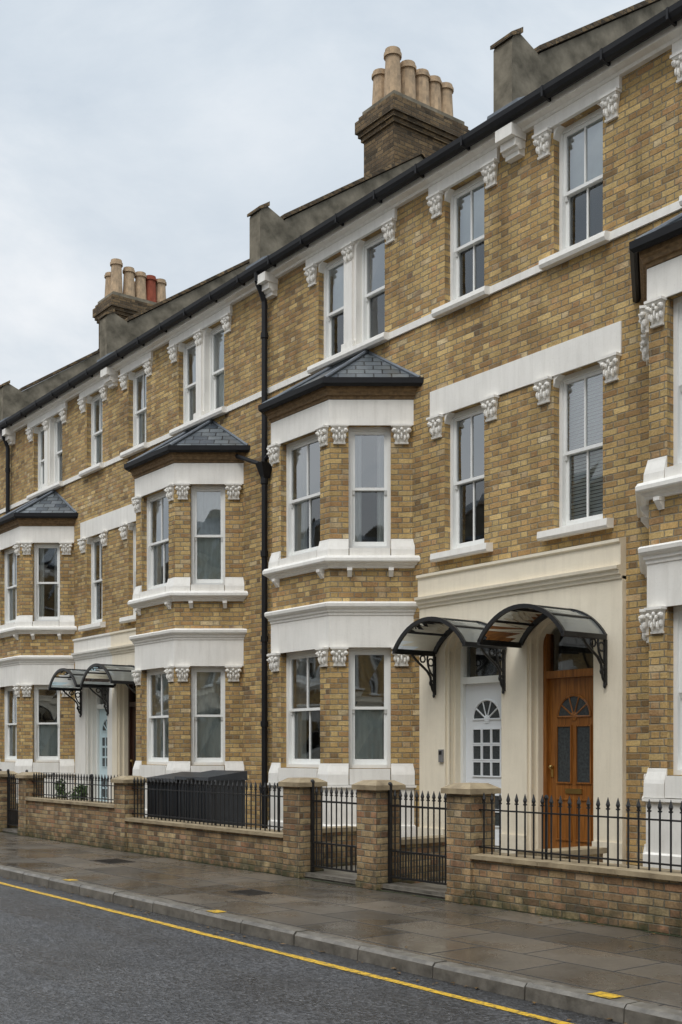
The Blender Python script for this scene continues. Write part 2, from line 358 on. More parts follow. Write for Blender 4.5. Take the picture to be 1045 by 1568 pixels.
HW=5.665
def build_house(P,d,cfg,Yf=10.5,o=1,detail=True):
    H=House(P,d,Yf,o); rng=random.Random(int(abs(P)*10)+d+o*3)
    root=empty(cfg.get('name','terraced_brick_house'))
    fl=H.flip
    mw=MB('brick_walls',fl); mt=MB('stucco_trim',fl); mj=MB('sash_window_joinery',fl); mg=MB('window_glass',fl); mc=MB('curtains_and_blinds',fl)
    mr=MB('slate_roof',fl); mi=MB('interior_rooms',fl); mgut=MB('gutters_and_downpipe',fl); mcap=MB('carved_capitals',fl); mp=MB('party_wall_parapet',fl)
    pc=cfg.get('porch','cream'); bc='white'
    F=Frame(H,(0,0),(HW,0))
    S1=(.60,1.36); PA=(2.64,3.31); PB=(3.59,4.26)
    zt=(7.60,9.19); z1=(4.29,6.17)
    holes=[(*S1,*z1),(*S1,*zt),(*PA,*zt),(*PB,*zt),(.26,1.24,.2,3.3,1),(2.12,4.78,-.1,6.5,1)]
    panel(mw,F,0.0,HW,-.1,9.46,holes,.28,'brick')
    K=cfg.get('cov',{})
    sash(H,mj,mg,mc,F,*S1,*z1,True,K.get('s1','none'),rng)
    sash(H,mj,mg,mc,F,*S1,*zt,True,K.get('s2','roller'),rng)
    sash(H,mj,mg,mc,F,*PA,*zt,False,K.get('p1','drapel'),rng); sash(H,mj,mg,mc,F,*PB,*zt,False,K.get('p2','draper'),rng)
    band_box(mt,F,0,1.64,.022,6.165,6.53,bc)
    sweep(mt,H,[(0,0),(HW,0)],[(0,7.505),(.03,7.505),(.03,7.60),(0,7.605)],bc)
    for a,b in ((S1[0],S1[1]),(PA[0],PB[1])):
        sweep(mt,H,[(a-.13,0),(b+.13,0)],[(0,7.50),(.11,7.49),(.13,7.53),(.12,7.592),(-.1,7.625)],bc)
        mt.box(F,a-.28,b+.28,0,.05,9.188,9.33,bc)
    sweep(mt,H,[(S1[0]-.16,0),(S1[1]+.16,0)],[(0,4.18),(.11,4.17),(.13,4.2),(.12,4.28),(-.1,4.305)],bc)
    mt.box(F,PA[1]-.012,PB[0]+.012,-.20,.012,7.60,9.19,bc); mt.box(F,PA[1]+.05,PB[0]-.05,.012,.045,7.72,8.92,bc)
    mt.box(F,PA[1]-.0,PB[0]+.0,.012,.07,7.61,7.72,bc)
    if detail:
        for zz in (6.163,9.186):
            for u in (S1[0]-.145,S1[1]+.145): capital(mcap,F,u,zz,.25,h=.31)
        for u in (PA[0]-.145,PB[1]+.145,(PA[1]+PB[0])/2): capital(mcap,F,u,9.186,.25,h=.31)
    for (a,b),zz in ((S1,6.17),(S1,9.19),(PA,9.19),(PB,9.19)):
        p=F.pt
        for (e,sg) in ((a,1),(b,-1)):
            mt.face([p(e,0.004,zz-.13),p(e+sg*.03,0.004,zz-.05),p(e+sg*.10,0.004,zz),p(e,0.004,zz)],bc)
            mt.face([p(e,0.004,zz-.13),p(e+sg*.03,0.004,zz-.05),p(e+sg*.03,-.1,zz-.05),p(e,-.1,zz-.13)],bc)
            mt.face([p(e+sg*.03,0.004,zz-.05),p(e+sg*.10,0.004,zz),p(e+sg*.10,-.1,zz),p(e+sg*.03,-.1,zz-.05)],bc)
    sweep(mt,H,[(0,0),(HW,0)],[(0,9.325),(.06,9.33),(.08,9.36),(.16,9.385),(.17,9.46),(0,9.46)],bc)
    sweep(mgut,H,[(0,0),(HW,0)],[(.172,9.47),(.19,9.44),(.24,9.42),(.29,9.44),(.315,9.49),(.32,9.55),(.30,9.555),(.18,9.555)],'gutter')
    if detail:
        for u in (.7,1.6,2.5,3.4,4.3,5.2):
            mgut.hexa([F.pt(u-.015,.322,9.43),F.pt(u+.015,.322,9.43),F.pt(u+.015,.17,9.413),F.pt(u-.015,.17,9.413)],[F.pt(u-.015,.324,9.557),F.pt(u+.015,.324,9.557),F.pt(u+.015,.17,9.557),F.pt(u-.015,.17,9.557)],'gutter')
    p=H.pt; Rz=11.95; D=7.2
    mr.face([p(0,.26,9.52),p(HW,.26,9.52),p(HW,-3.2,Rz),p(0,-3.2,Rz)],'slate')
    mr.face([p(HW,-D-.2,9.4),p(0,-D-.2,9.4),p(0,-3.2,Rz),p(HW,-3.2,Rz)],'slate')
    mw.face([p(HW,-D,0),p(0,-D,0),p(0,-D,9.46),p(HW,-D,9.46)],'brick')
    for s_ in (.003,HW-.003):
        mw.face([p(s_,0,0),p(s_,-D,0),p(s_,-D,9.46),p(s_,-3.2,Rz-.05),p(s_,0,9.46)],'brick')
    for zz in (.3,3.85,7.05): mi.face([p(.01,-.285,zz),p(HW-.01,-.285,zz),p(HW-.01,-4,zz),p(.01,-4,zz)],'room')
    mi.face([p(.01,-.285,9.4),p(HW-.01,-.285,9.4),p(HW-.01,-4,9.4),p(.01,-4,9.4)],'room')
    mi.face([p(.01,-3.6,0),p(HW-.01,-3.6,0),p(HW-.01,-3.6,9.4),p(.01,-3.6,9.4)],'room')
    for s_ in (.02,1.9,HW-.02): mi.face([p(s_,-.285,0),p(s_,-3.6,0),p(s_,-3.6,9.4),p(s_,-.285,9.4)],'room')
    # ---- bay
    A=(2.03,0);B=(2.73,.925);C=(4.17,.925);Dd=(4.87,0); path=[A,B,C,Dd]
    FA=Frame(H,A,B);FB=Frame(H,B,C);FC=Frame(H,C,Dd)
    g=(1.36,3.06); f1=(4.44,6.17)
    spec=[(FA,(.30,.895),False,'a'),(FB,(.225,1.215),True,'b'),(FC,(.265,.86),False,'c')]
    for fr,(a,b),bar,key in spec:
        panel(mw,fr,0,fr.L,-.1,6.62,[(a,b,*g),(a,b,*f1)],.24,'brick')
        for (zz,k) in ((g,'g'),(f1,'f')): sash(H,mj,mg,mc,fr,a,b,*zz,bar,K.get(k+key,K.get(k,'none')),rng)
        if detail:
            for zz in (3.055,6.165):
                capital(mcap,fr,a/2+.004,zz,a-.02,h=.28); capital(mcap,fr,(b+fr.L)/2-.004,zz,fr.L-b-.02,h=.28)
        for zz,zb in ((4.325,4.60),(1.13,1.44)):
            mt.box(fr,a+.012,b-.012,-.09,.055,zz,zz+(.115 if zz>3 else .22),bc)
    for zz,zb in ((4.325,4.57),(1.125,1.42)):
        def sub(pa,pb,ua,ub):
            L=math.hypot(pb[0]-pa[0],pb[1]-pa[1]); t=((pb[0]-pa[0])/L,(pb[1]-pa[1])/L)
            return (pa[0]+t[0]*ua,pa[1]+t[1]*ua),(pa[0]+t[0]*ub,pa[1]+t[1]*ub)
        prof=[(0,zz),(.056,zz+.001),(.052,zb-.15),(.042,zb-.11),(.018,zb-.03),(.012,zb),(0,zb+.004)]
        LA,LB,LC=FA.L,FB.L,FC.L
        sweep(mt,H,[sub(A,B,.895-.0,LA)[0],B,sub(B,C,0,.225)[1]],prof,bc)
        sweep(mt,H,[sub(B,C,1.215,LB)[0],C,sub(C,Dd,0,.265)[1]],prof,bc)
        sweep(mt,H,list(sub(A,B,-.03,.30)),prof,bc); sweep(mt,H,list(sub(C,Dd,.86,LC+.03)),prof,bc)
    sweep(mt,H,path,[(0,4.16),(.035,4.163),(.045,4.19),(.075,4.205),(.085,4.225),(.125,4.235),(.135,4.25),(.135,4.29),(.11,4.325),(0,4.33)],bc,'wall')
    sweep(mt,H,path,[(0,6.163),(.02,6.163),(.02,6.52),(.0,6.522)],bc,'wall')
    sweep(mt,H,path,[(0,6.523),(.03,6.53),(.035,6.57),(.06,6.575),(.065,6.62),(.09,6.64),(.10,6.70),(0,6.70)],'rbrick','wall')
    sweep(mt,H,path,[(0,3.052),(.02,3.052),(.02,3.50),(.032,3.505),(.036,3.54),(.055,3.55),(.06,3.58),(.085,3.595),(.105,3.62),(.11,3.66),(.095,3.68),(0,3.70)],bc,'wall')
    sweep(mt,H,path,[(0,-.05),(.06,-.05),(.06,.55),(.03,.57),(.03,1.08),(.07,1.09),(.07,1.12),(0,1.122)],bc,'wall')
    for fr in (FA,FB,FC):
        us_=(.16,fr.L-.16) if fr is FB else ((.30,.88) if fr is FA else (.28,.86))
        for u in us_:
            mt.taper(fr,u-.032,u+.032,.02,.09,0,4.04,4.12,bc); mt.box(fr,u-.036,u+.036,0,.095,4.121,4.16,bc)
    # bay roof
    E=offset_path(path,.13,'wall'); ze=6.77; zt_=7.47
    T0=(3.45-.42,0);T1=(3.45+.42,0)
    e=[p(q[0],q[1],ze) for q in E]; t0=p(*T0,zt_); t1=p(*T1,zt_)
    mr.face([e[1],e[2],t1,t0],'slate'); mr.face([e[0],e[1],t0],'slate'); mr.face([e[2],e[3],t1],'slate')
    mr.face([e[0],e[3],e[2],e[1]],'gutter')
    for a,b in ((e[1],t0),(e[2],t1)): mr.tube((a[0],a[1],a[2]+.02),(b[0],b[1],b[2]+.02),.03,'lead',8)
    mr.tube((t0[0],t0[1],t0[2]),(t1[0],t1[1],t1[2]),.04,'lead',8)
    mr.tube((e[0][0],e[0][1],e[0][2]+.02),t0,.03,'lead',6); mr.tube((e[3][0],e[3][1],e[3][2]+.02),t1,.03,'lead',6)
    sweep(mgut,H,path,[(.10,6.705),(.115,6.68),(.15,6.672),(.19,6.705),(.195,6.78),(.18,6.785),(.10,6.785)],'gutter','wall')
    for zz in (.3,3.85,6.6): mi.face([p(q[0],q[1],zz) for q in offset_path(path,-.25,'wall')],'room')
    # ---- porch
    op0,op1=.22,1.28
    def archz(u,a,b,s_,c_):
        t=(u-(a+b)/2)/((b-a)/2); return s_+(c_-s_)*math.sqrt(max(0,1-t*t))
    mpz=MB('porch_surround',fl)
    def arch_panel(u0,u1,zb,zt,a,b,s_,c_,w,wb,mat):
        q=F.pt
        if a>u0: mpz.quad(F,u0,a,w,zb,zt,mat)
        if u1>b: mpz.quad(F,b,u1,w,zb,zt,mat)
        n=18; us=[(a+b)/2-(b-a)/2*math.cos(math.pi*i/n) for i in range(n+1)]
        for x,y in zip(us[:-1],us[1:]):
            zx,zy=archz(x,a,b,s_,c_),archz(y,a,b,s_,c_)
            mpz.face([q(x,w,zx),q(y,w,zy),q(y,w,zt),q(x,w,zt)],mat)
            mpz.face([q(y,w,zy),q(x,w,zx),q(x,wb,zx),q(y,wb,zy)],mat,True)
        mpz.face([q(a,w,zb),q(a,w,s_),q(a,wb,s_),q(a,wb,zb)],mat); mpz.face([q(b,w,s_),q(b,w,zb),q(b,wb,zb),q(b,wb,s_)],mat)
    PW=1.80 if d<0 else 1.70
    arch_panel(0,PW,-.05,3.60,op0,op1,2.94,3.30,.07,.03,pc)
    arch_panel(op0-.04,op1+.04,-.05,3.5,op0+.035,op1-.035,2.93,3.26,.03,-.06,pc)
    arch_panel(op0,op1,-.05,3.4,op0+.07,op1-.07,2.92,3.22,-.06,-.28,pc)
    q=F.pt; mpz.face([q(PW,.07,-.05),q(PW,0,-.05),q(PW,0,3.6),q(PW,.07,3.6)],pc)
    sweep(mpz,H,[(0,0),(PW,0)],[(.0,3.56),(.09,3.57),(.10,3.61),(.125,3.62),(.13,3.66),(.165,3.675),(.17,3.71),(.10,3.725),(.10,3.97),(.13,3.985),(.13,4.02),(0,4.05)],pc)
    if detail:
        for (a,b) in ((0.0,op0-.002),(op1+.002,PW)): mpz.box(F,a,b+.02*(a>0),.0705,.10,-.05,.55,pc)
    md=MB('front_door',fl); ds=cfg.get('door','door_white'); fr_m='wood' if ds!='oak' else 'oak'
    if ds=='door_dark': fr_m='door_dark'
    L0,L1=.345,1.155; zb=.36; ztop=2.50
    md.box(F,.285,L0,-.27,-.15,zb,3.25,fr_m); md.box(F,L1,1.215,-.27,-.15,zb,3.25,fr_m); md.box(F,L0,L1,-.27,-.14,ztop,ztop+.09,fr_m)
    md.box(F,L0,L1,-.26,-.20,zb,ztop,ds)
    md.quad(F,L0,L1,-.22,ztop+.09,3.25,'glasslow')
    md.face([q(.2,-.6,2.3),q(1.3,-.6,2.3),q(1.3,-.6,3.5),q(.2,-.6,3.5)],'room')
    cx=(L0+L1)/2; r=.26; zc=2.02; n=14
    arc=[(cx+r*math.cos(math.pi*i/n),zc+r*math.sin(math.pi*i/n)) for i in range(n+1)]
    md.face([q(u,-.197,z) for u,z in arc][::1],'doorglass')
    for (u0_,za),(u1_,zb_) in zip(arc[:-1],arc[1:]): md.tube(q(u0_,-.195,za),q(u1_,-.195,zb_),.016,ds,5)
    md.tube(q(cx-r,-.195,zc),q(cx+r,-.195,zc),.014,ds,5)
    for k in range(1,5):
        t=math.pi*k/5; md.tube(q(cx,-.195,zc),q(cx+r*math.cos(t),-.195,zc+r*math.sin(t)),.011,ds,5)
    md.ell(F,(cx,-.195,zc),(.06,.012,.06),ds)
    def glazed(a,b,c,dd,mat='doorglass'):
        md.quad(F,a,b,-.197,c,dd,mat)
        for x0,x1,y0,y1 in ((a-.018,a,c-.018,dd+.018),(b,b+.018,c-.018,dd+.018),(a,b,c-.018,c),(a,b,dd,dd+.018)):
            md.box(F,x0,x1,-.1995,-.182,y0,y1,ds)
    if ds in('door_white','door_blue'):
        for i in range(3):
            for j in range(6):
                if j==2: continue
                a=cx-r+.01+i*.178; c=.62+j*.218; glazed(a,a+.145,c,c+.175)
    else:
        for sx in (-1,1):
            a,b=(cx-r,cx-.05) if sx<0 else (cx+.05,cx+r)
            glazed(a,b,1.22,1.90); glazed(a,b,.52,1.0,ds)
        md.box(F,cx-.13,cx+.13,-.1995,-.185,1.08,1.14,'brass')
    md.ell(F,(L0+.06,-.165,1.40),(.028,.03,.028),'brass'); md.box(F,L0+.04,L0+.08,-.199,-.185,1.28,1.42,'brass')
    ms=MB('door_steps',fl); ms.box(F,.22,1.28,-.28,.38,-.05,.345,'step'); ms.box(F,.18,1.32,.382,.72,-.05,.19,'step')
    # ---- canopy
    mk=MB('arched_glass_canopy',fl); s0,s1=.13,1.47; spz,ris=2.93,.36; w0,w1=.09,.80
    hc=(s1-s0)/2; R=(hc*hc+ris*ris)/(2*ris); th=math.asin(hc/R); cxx=(s0+s1)/2; czz=spz+ris-R
    NA=20; ang=[-th+2*th*i/NA for i in range(NA+1)]
    ap=lambda t,w,dr=0: q(cxx+(R+dr)*math.sin(t),w,czz+(R+dr)*math.cos(t))
    for a,b in zip(ang[:-1],ang[1:]): mk.face([ap(a,w1),ap(b,w1),ap(b,w0),ap(a,w0)],'canopyglass',True)
    def arcbar(wa,wb,dr0,dr1):
        for a,b in zip(ang[:-1],ang[1:]):
            mk.hexa([ap(a,wb,dr0),ap(b,wb,dr0),ap(b,wa,dr0),ap(a,wa,dr0)],[ap(a,wb,dr1),ap(b,wb,dr1),ap(b,wa,dr1),ap(a,wa,dr1)],'iron')
    arcbar(w1-.02,w1+.015,-.03,.02); arcbar(w0-.02,w0+.015,-.03,.02)
    for t in [-th+2*th*i/5 for i in range(6)]:
        a=ap(t,w0,.0);b=ap(t,w1,.0); mk.tube(a,b,.018,'iron',5)
    for s_ in (s0,s1):
        mk.box(F,s_-.022,s_+.022,w0,w1+.015,spz-.045,spz+.01,'iron')
    brs=[s1] if d>0 else [s0+.03,s1]
    for s_ in brs:
        mk.box(F,s_-.018,s_+.018,.07,.105,2.36,spz-.046,'iron')
        mk.poly([q(s_,w,z) for w,z in ((.10,2.40),(.13,2.44),(.15,2.52),(.16,2.60),(.22,2.68),(.32,2.75),(.42,2.82),(.50,2.90))],.017,'iron')
        mk.poly([q(s_,w,z) for w,z in ((.10,2.60),(.16,2.66),(.20,2.74),(.22,2.84),(.21,2.90))],.014,'iron')
        for (cw,cz,rr) in ((.155,2.80,.05),(.30,2.84,.045),(.14,2.52,.035)):
            mk.poly([q(s_,cw+rr*math.cos(2*math.pi*i/10),cz+rr*math.sin(2*math.pi*i/10)) for i in range(11)],.012,'iron',5)
        mk.ell(F,(s_,.10,2.35),(.02,.02,.03),'iron',6,4)
    # ---- corbels + parapets
    def corbel(s_,wd=.10):
        for i,(pr,za,zb2) in enumerate(((.10,9.05,9.14),(.18,9.141,9.24),(.26,9.241,9.385))):
            mt.box(F,s_-wd-(.012*i),s_+wd+(.012*i),0,pr,za,zb2,bc)
        mt.tube(F.pt(s_-wd-.02,.10,9.14),F.pt(s_+wd+.02,.10,9.14),.04,bc,10)
    def parapet(s_):
        hw=.16
        prof=[(.27,9.5),(.27,10.40),(.22,10.52),(.12,10.52),(-.22,10.38),(-.22,10.40),(-3.2,12.40),(-D-.1,9.9),(-D-.1,9.3),(-3.2,11.8),(-.2,9.6)]
        a=[p(s_-hw,w,z) for w,z in prof]; b=[p(s_+hw,w,z) for w,z in prof]
        for side,rev in ((a,True),(b,False)):
            st=[side[i] for i in (0,1,2,3,4,10)]; sl=[side[i] for i in (5,6,9,10)]; sb=[side[i] for i in (6,7,8,9)]
            mp.face(st if rev else st[::-1],'render')
            for f in (sl,sb): mp.face(f if rev else f[::-1],'render')
        for i in range(8):
            mp.face([a[i],b[i],b[i+1],a[i+1]],'lead' if i in(2,3) else 'render')
        for (wa,za,wb,zb3) in ((-.18,10.40,-3.2,12.42),(-D-.1,9.92,-3.2,12.42)):
            lo=[p(s_-hw-.04,wa,za),p(s_+hw+.04,wa,za),p(s_+hw+.04,wb,zb3),p(s_-hw-.04,wb,zb3)]
            hi=[(x,y,z+.07) for x,y,z in lo]; mp.hexa(lo,hi,'dbrick')
        mp.hexa([p(s_-hw-.03,.30,10.42),p(s_+hw+.03,.30,10.42),p(s_+hw+.03,.1,10.53),p(s_-hw-.03,.1,10.53)],[p(s_-hw-.03,.30,10.47),p(s_+hw+.03,.30,10.47),p(s_+hw+.03,.1,10.60),p(s_-hw-.03,.1,10.60)],'dbrick')
        mp.hexa([p(s_-hw-.12,.285,9.53),p(s_+hw+.12,.285,9.53),p(s_+hw+.12,-.1,9.6),p(s_-hw-.12,-.1,9.6)],[p(s_-hw-.10,.28,9.62),p(s_+hw+.10,.28,9.62),p(s_+hw+.10,-.1,9.82),p(s_-hw-.10,-.1,9.82)],'lead')
    if d<0:
        corbel(0.0,.12) ; parapet(0.0)
        corbel(HW-.16)
        parapet(HW)
        sx=HW-.03; mgut.tube(p(sx,.10,9.0),p(sx,.10,.05),.05,'gutter',10)
        mgut.poly([p(sx,.25,9.45),p(sx,.24,9.3),p(sx,.16,9.14),p(sx,.10,9.0)],.048,'gutter',8)
        for zz in (8.4,7.2,6.0,4.8,3.4,2.0,.9): mgut.tube(p(sx,.10,zz),p(sx,.10,zz+.09),.064,'gutter',10)
        mgut.taper(F,sx-.10,sx+.10,.14,.22,0.02,6.1,6.34,'gutter',.05)
        mgut.poly([p(HW+.85,.10,6.72),p(HW+.78,.12,6.62),p(HW+.1,.12,6.36)],.035,'gutter',8)
        mgut.poly([p(HW-.70,.12,6.68),p(HW-.55,.12,6.6),p(HW-.1,.12,6.40)],.035,'gutter',8)
    if cfg.get('chimney'):
        mch=MB('chimney_stack',fl)
        def cb(a,b,c,e_,z0_,z1_,m_='dbrick'): mch.box(F,a,b,-e_,-c,z0_,z1_,m_)
        s0_=HW+.05; s1_=HW+.93; c0,c1=2.75,4.45
        cb(s0_,s1_,c0,c1,10.2,12.95)
        for i,(ex,za,zb4) in enumerate(((.04,12.951,13.03),(.08,13.031,13.11),(.12,13.111,13.33),(.07,13.331,13.42))): cb(s0_-ex,s1_+ex,c0-ex,c1+ex,za,zb4)
        cb(s0_-.02,s1_+.02,c0-.02,c1+.02,13.421,13.52,'render')
        cb(s0_-.02,s1_+.02,c0-.02,c1+.02,12.2,12.27)
        pots=[(.34,3.0,1.0,'pot'),(.34,3.36,.88,'pot'),(.34,3.70,.84,'pot'),(.34,4.0,.82,'rpot' if P<-15 else 'pot'),(.34,4.3,.80,'pot'),(.72,3.02,.78,'pot'),(.72,3.7,.7,'pot')]
        for (ds_,cc,hh,mm) in pots:
            b0=p(s0_+ds_,-cc,13.5)
            mch.tube(b0,(b0[0],b0[1],13.5+hh*.86),.17,mm,14,.135); mch.tube((b0[0],b0[1],13.5+hh*.86),(b0[0],b0[1],13.5+hh*.93),.168,mm,14); mch.tube((b0[0],b0[1],13.5+hh*.93),(b0[0],b0[1],13.5+hh),.145,mm,14)
        mch.build(root)
    for m_ in (mw,mt,mj,mg,mc,mr,mi,mgut,mcap,mp,mpz,md,ms,mk): m_.build(root)
    return root

near={'s1':'none','s2':'rollerh','p1':'drapel','p2':'rollerh','fa':'drapes','fb':'drapes','fc':'none','ga':'halfnet','gb':'drapes','gc':'none'}
cfgs=[(-10.12,-1,dict(door='door_white',chimney=True,cov=near)),
 (-10.12,1,dict(door='oak',cov={'s1':'blind','s2':'rollerh','f':'blind','g':'net','p1':'drapes','p2':'drapes'})),
 (-21.45,1,dict(door='door_dark',cov={'s1':'net','s2':'drapes','p1':'drapes','p2':'net','f':'drapes','g':'net','fc':'net','fb':'drapes'})),
 (-21.45,-1,dict(door='door_blue',porch='white',chimney=True,cov={'s1':'none','f':'drapes','g':'halfnet','s2':'net'})),
 (-32.78,1,dict(door='oak',cov={'f':'net'})),(-32.78,-1,dict(door='door_white',chimney=True,cov={'g':'net'})),
 (1.21,-1,dict(door='door_dark',cov={'f':'drapes'},chimney=False)),(1.21,1,dict(door='door_white',cov={}))]
for P,d,c in cfgs: build_house(P,d,c)
for P in (-54.1,-42.8,-31.5,-20.2,-8.9,2.4,13.7,25.0,36.3):
    for d in (-1,1): build_house(P,d,dict(door=random.choice(['oak','door_white','door_dark']),cov={'f':'drapes'}),Yf=-8.6,o=-1,detail=False)
for P in (12.54,23.87):
    for d in (-1,1): build_house(P,d,dict(door='oak'),detail=False)

# ---------------------------------------------------------------- ground, road, pavement
def wet_slabs():
    m,nt,out=new_mat('wet_paving_slabs'); n=N(nt); uv=n.uv()
    wob=n.noise(uv,5,2); su=n.sep(uv)
    vec=n.comb(n.math('ADD',su[0],n.math('MULTIPLY',wob,.012)),n.math('ADD',su[1],n.math('MULTIPLY',wob,.010)))
    bt=nt.nodes.new('ShaderNodeTexBrick'); nt.links.new(vec,bt.inputs['Vector']); bt.inputs['Scale'].default_value=1
    bt.inputs['Brick Width'].default_value=.9; bt.inputs['Row Height'].default_value=.6; bt.inputs['Mortar Size'].default_value=.012
    bt.inputs['Mortar Smooth'].default_value=.3
    bt.inputs['Color1'].default_value=(.065,.055,.043,1); bt.inputs['Color2'].default_value=(.155,.132,.104,1); bt.inputs['Mortar'].default_value=(.014,.013,.011,1)
    big=n.noise(uv,.9,6,.6); c=n.mix(.8,bt.outputs['Color'],n.ramp(big,[(.3,(.5,.48,.45)),(.7,(1.25,1.2,1.15))]),'MULTIPLY')
    c=n.mix(.6,c,n.ramp(n.noise(uv,30,4),[(.3,(.6,.6,.6)),(.7,(1.2,1.2,1.2))]),'MULTIPLY')
    pud=n.ramp(n.noise(uv,.95,6,.62),[(.40,.05),(.58,.33)])
    rg=n.math('ADD',pud,n.math('MULTIPLY',n.noise(uv,12,4),.14))
    rg=n.math('ADD',rg,n.math('MULTIPLY',bt.outputs['Fac'],.5),clamp=True)
    h=n.math('ADD',n.math('MULTIPLY',bt.outputs['Fac'],-1.6),n.math('MULTIPLY',n.noise(uv,35,3),.25))
    h=n.math('ADD',h,n.math('MULTIPLY',n.noise(uv,2.3,2),.9))
    n.bsdf(out,c,rg,n.bump(h,.35,.012),spec=.75); return m
def asphalt():
    m,nt,out=new_mat('wet_asphalt'); n=N(nt); uv=n.uv()
    vo=nt.nodes.new('ShaderNodeTexVoronoi'); nt.links.new(uv,vo.inputs['Vector']); vo.inputs['Scale'].default_value=45
    c=n.mix(n.math('POWER',n.sep(vo.outputs['Color'])[0],1.5),(.015,.016,.018),(.10,.10,.105))
    c=n.mix(.85,c,n.ramp(n.noise(uv,1.1,7,.7),[(.3,(.5,.5,.5)),(.7,(1.25,1.25,1.25))]),'MULTIPLY')
    c=n.mix(n.ramp(n.noise(uv,33,1),[(.72,0),(.74,.7)]),c,(.30,.29,.27))
    y=n.sep(n.pos())[1]
    c=n.mix(n.math('MULTIPLY',n.maprange(y,5.45,5.76),.75),c,(.016,.014,.012))
    rg=n.ramp(n.noise(n.mapping(uv,(.35,1.3,1)),.9,5),[(.38,.20),(.62,.48)])
    h=n.math('ADD',vo.outputs['Distance'],n.math('MULTIPLY',n.noise(uv,110,2),.7))
    n.bsdf(out,c,rg,n.bump(h,.9,.009),spec=.5); return m
def yellow():
    m,nt,out=new_mat('worn_yellow_paint'); n=N(nt); uv=n.uv()
    f=n.ramp(n.noise(uv,18,7,.75),[(.47,0),(.62,1)])
    c=n.mix(f,(.66,.40,.03),(.14,.10,.035)); n.bsdf(out,c,.4,n.bump(n.noise(uv,90,2),.5,.005)); return m
M['slabs']=wet_slabs(); M['asphalt']=asphalt(); M['yellow']=yellow()
M['kerb']=simple_mat('granite_kerb',(.21,.19,.16),.38,0,.55,7,.4,.4,(.08,.072,.06))
M['soil']=simple_mat('ground_soil',(.08,.075,.05),.9,0,.5,.5)
M['path']=simple_mat('garden_concrete',(.24,.215,.17),.5,0,.5,3,.3)
M['moss']=simple_mat('moss',(.05,.065,.02),.95,0,.5,20,.6)
def sheet(name,x0,x1,y0,y1,z,mat):
    b=MB(name); b.face([(x0,y0,z),(x1,y0,z),(x1,y1,z),(x0,y1,z)],mat); return b.build()
sheet('ground',-600,600,-600,600,-.16,'soil')
sheet('road',-160,80,-3.35,5.76,-.11,'asphalt')
b=MB('pavement'); b.wbox(-160,80,5.915,8.32,-.15,0,'slabs'); b.build()
b=MB('pavement'); b.wbox(-160,80,-6.0,-3.505,-.15,0,'slabs'); b.build()
sheet('front_garden_paving',-45,14,8.32,11.0,.03,'path'); sheet('front_garden_paving',-70,20,-9,-6,.03,'path')
b=MB('kerb'); x=-70
while x<20:
    L=random.uniform(.85,.95); dz=random.uniform(-.006,.006); dy=random.uniform(-.006,.006)
    for (ya,yb,s_) in ((5.75,5.905,1),(-3.50,-3.36,-1)):
        a,c=x+.007,x+L-.007
        if s_>0: pr=[(ya+dy,-.15),(ya+.006+dy,-.02+dz),(ya+.03+dy,.006+dz),(yb,.006+dz),(yb,-.15)]
        else: pr=[(ya,-.15),(ya,.004+dz),(yb-.03,.004+dz),(yb-.006,-.02+dz),(yb,-.15)]
        A_=[(a,y,z) for y,z in pr];C_=[(c,y,z) for y,z in pr]
        for i in range(4): b.face([C_[i],A_[i],A_[i+1],C_[i+1]],'kerb')
        b.face(A_,'kerb'); b.face(C_[::-1],'kerb')
    x+=L
b.build()
b=MB('yellow_road_line'); x=-70; r2=random.Random(3); pa,pb=5.405,5.48
while x<20:
    na,nb=5.405+r2.uniform(-.006,.006),5.483+r2.uniform(-.006,.006)
    b.face([(x,pa,-.106),(x+.4,na,-.106),(x+.4,nb,-.106),(x,pb,-.106)],'yellow'); pa,pb=na,nb; x+=.4
b.build()
b=MB('yellow_kerb_mark')
for x in (-18.5,-13.2,-9.74,-4.87,.5): b.face([(x-.10,5.795,.0155),(x+.09,5.795,.0155),(x+.10,5.93,.0155),(x-.09,5.93,.0155)],'yellow')
b.build()
b=MB('moss_strip')
x=-40
while x<10:
    L=random.uniform(.08,.35); w=random.uniform(.01,.05); b.face([(x,8.30-w,.004),(x+L,8.30-w*random.uniform(.3,1.2),.004),(x+L,8.31,.004),(x,8.31,.004)],'moss'); x+=L
b.build()
M['deadleaf']=simple_mat('dead_leaf',(.20,.11,.03),.5,0,.6,1)
b=MB('fallen_leaves'); rg=random.Random(5)
for i in range(230):
    k=rg.random()
    if k<.45: y=5.74-abs(rg.gauss(0,.12)); z=-.10
    elif k<.8: y=8.24-abs(rg.gauss(0,.15)); z=.008
    else: y=rg.uniform(6,8.2); z=.008
    x=rg.uniform(-24,-2.5); a=rg.uniform(0,6.28); s_=rg.uniform(.012,.026)
    c_,sn=math.cos(a)*s_,math.sin(a)*s_
    b.face([(x+c_*1.4,y+sn*1.4,z),(x-sn*.7,y+c_*.7,z+.006),(x-c_*1.4,y-sn*1.4,z),(x+sn*.7,y-c_*.7,z+.004)],'deadleaf')
b.build()
def manhole(x,y,sx,sy):
    b=MB('manhole_cover'); b.wbox(x-sx,x+sx,y-sy,y+sy,-.02,.006,'cover')
    for i in range(-4,5):
        b.wbox(x+i*sx/5-.008,x+i*sx/5+.008,y-sy*.85,y+sy*.85,.006,.010,'cover')
    b.build()
manhole(-15.2,7.4,.3,.22); manhole(-10.9,7.0,.22,.16)

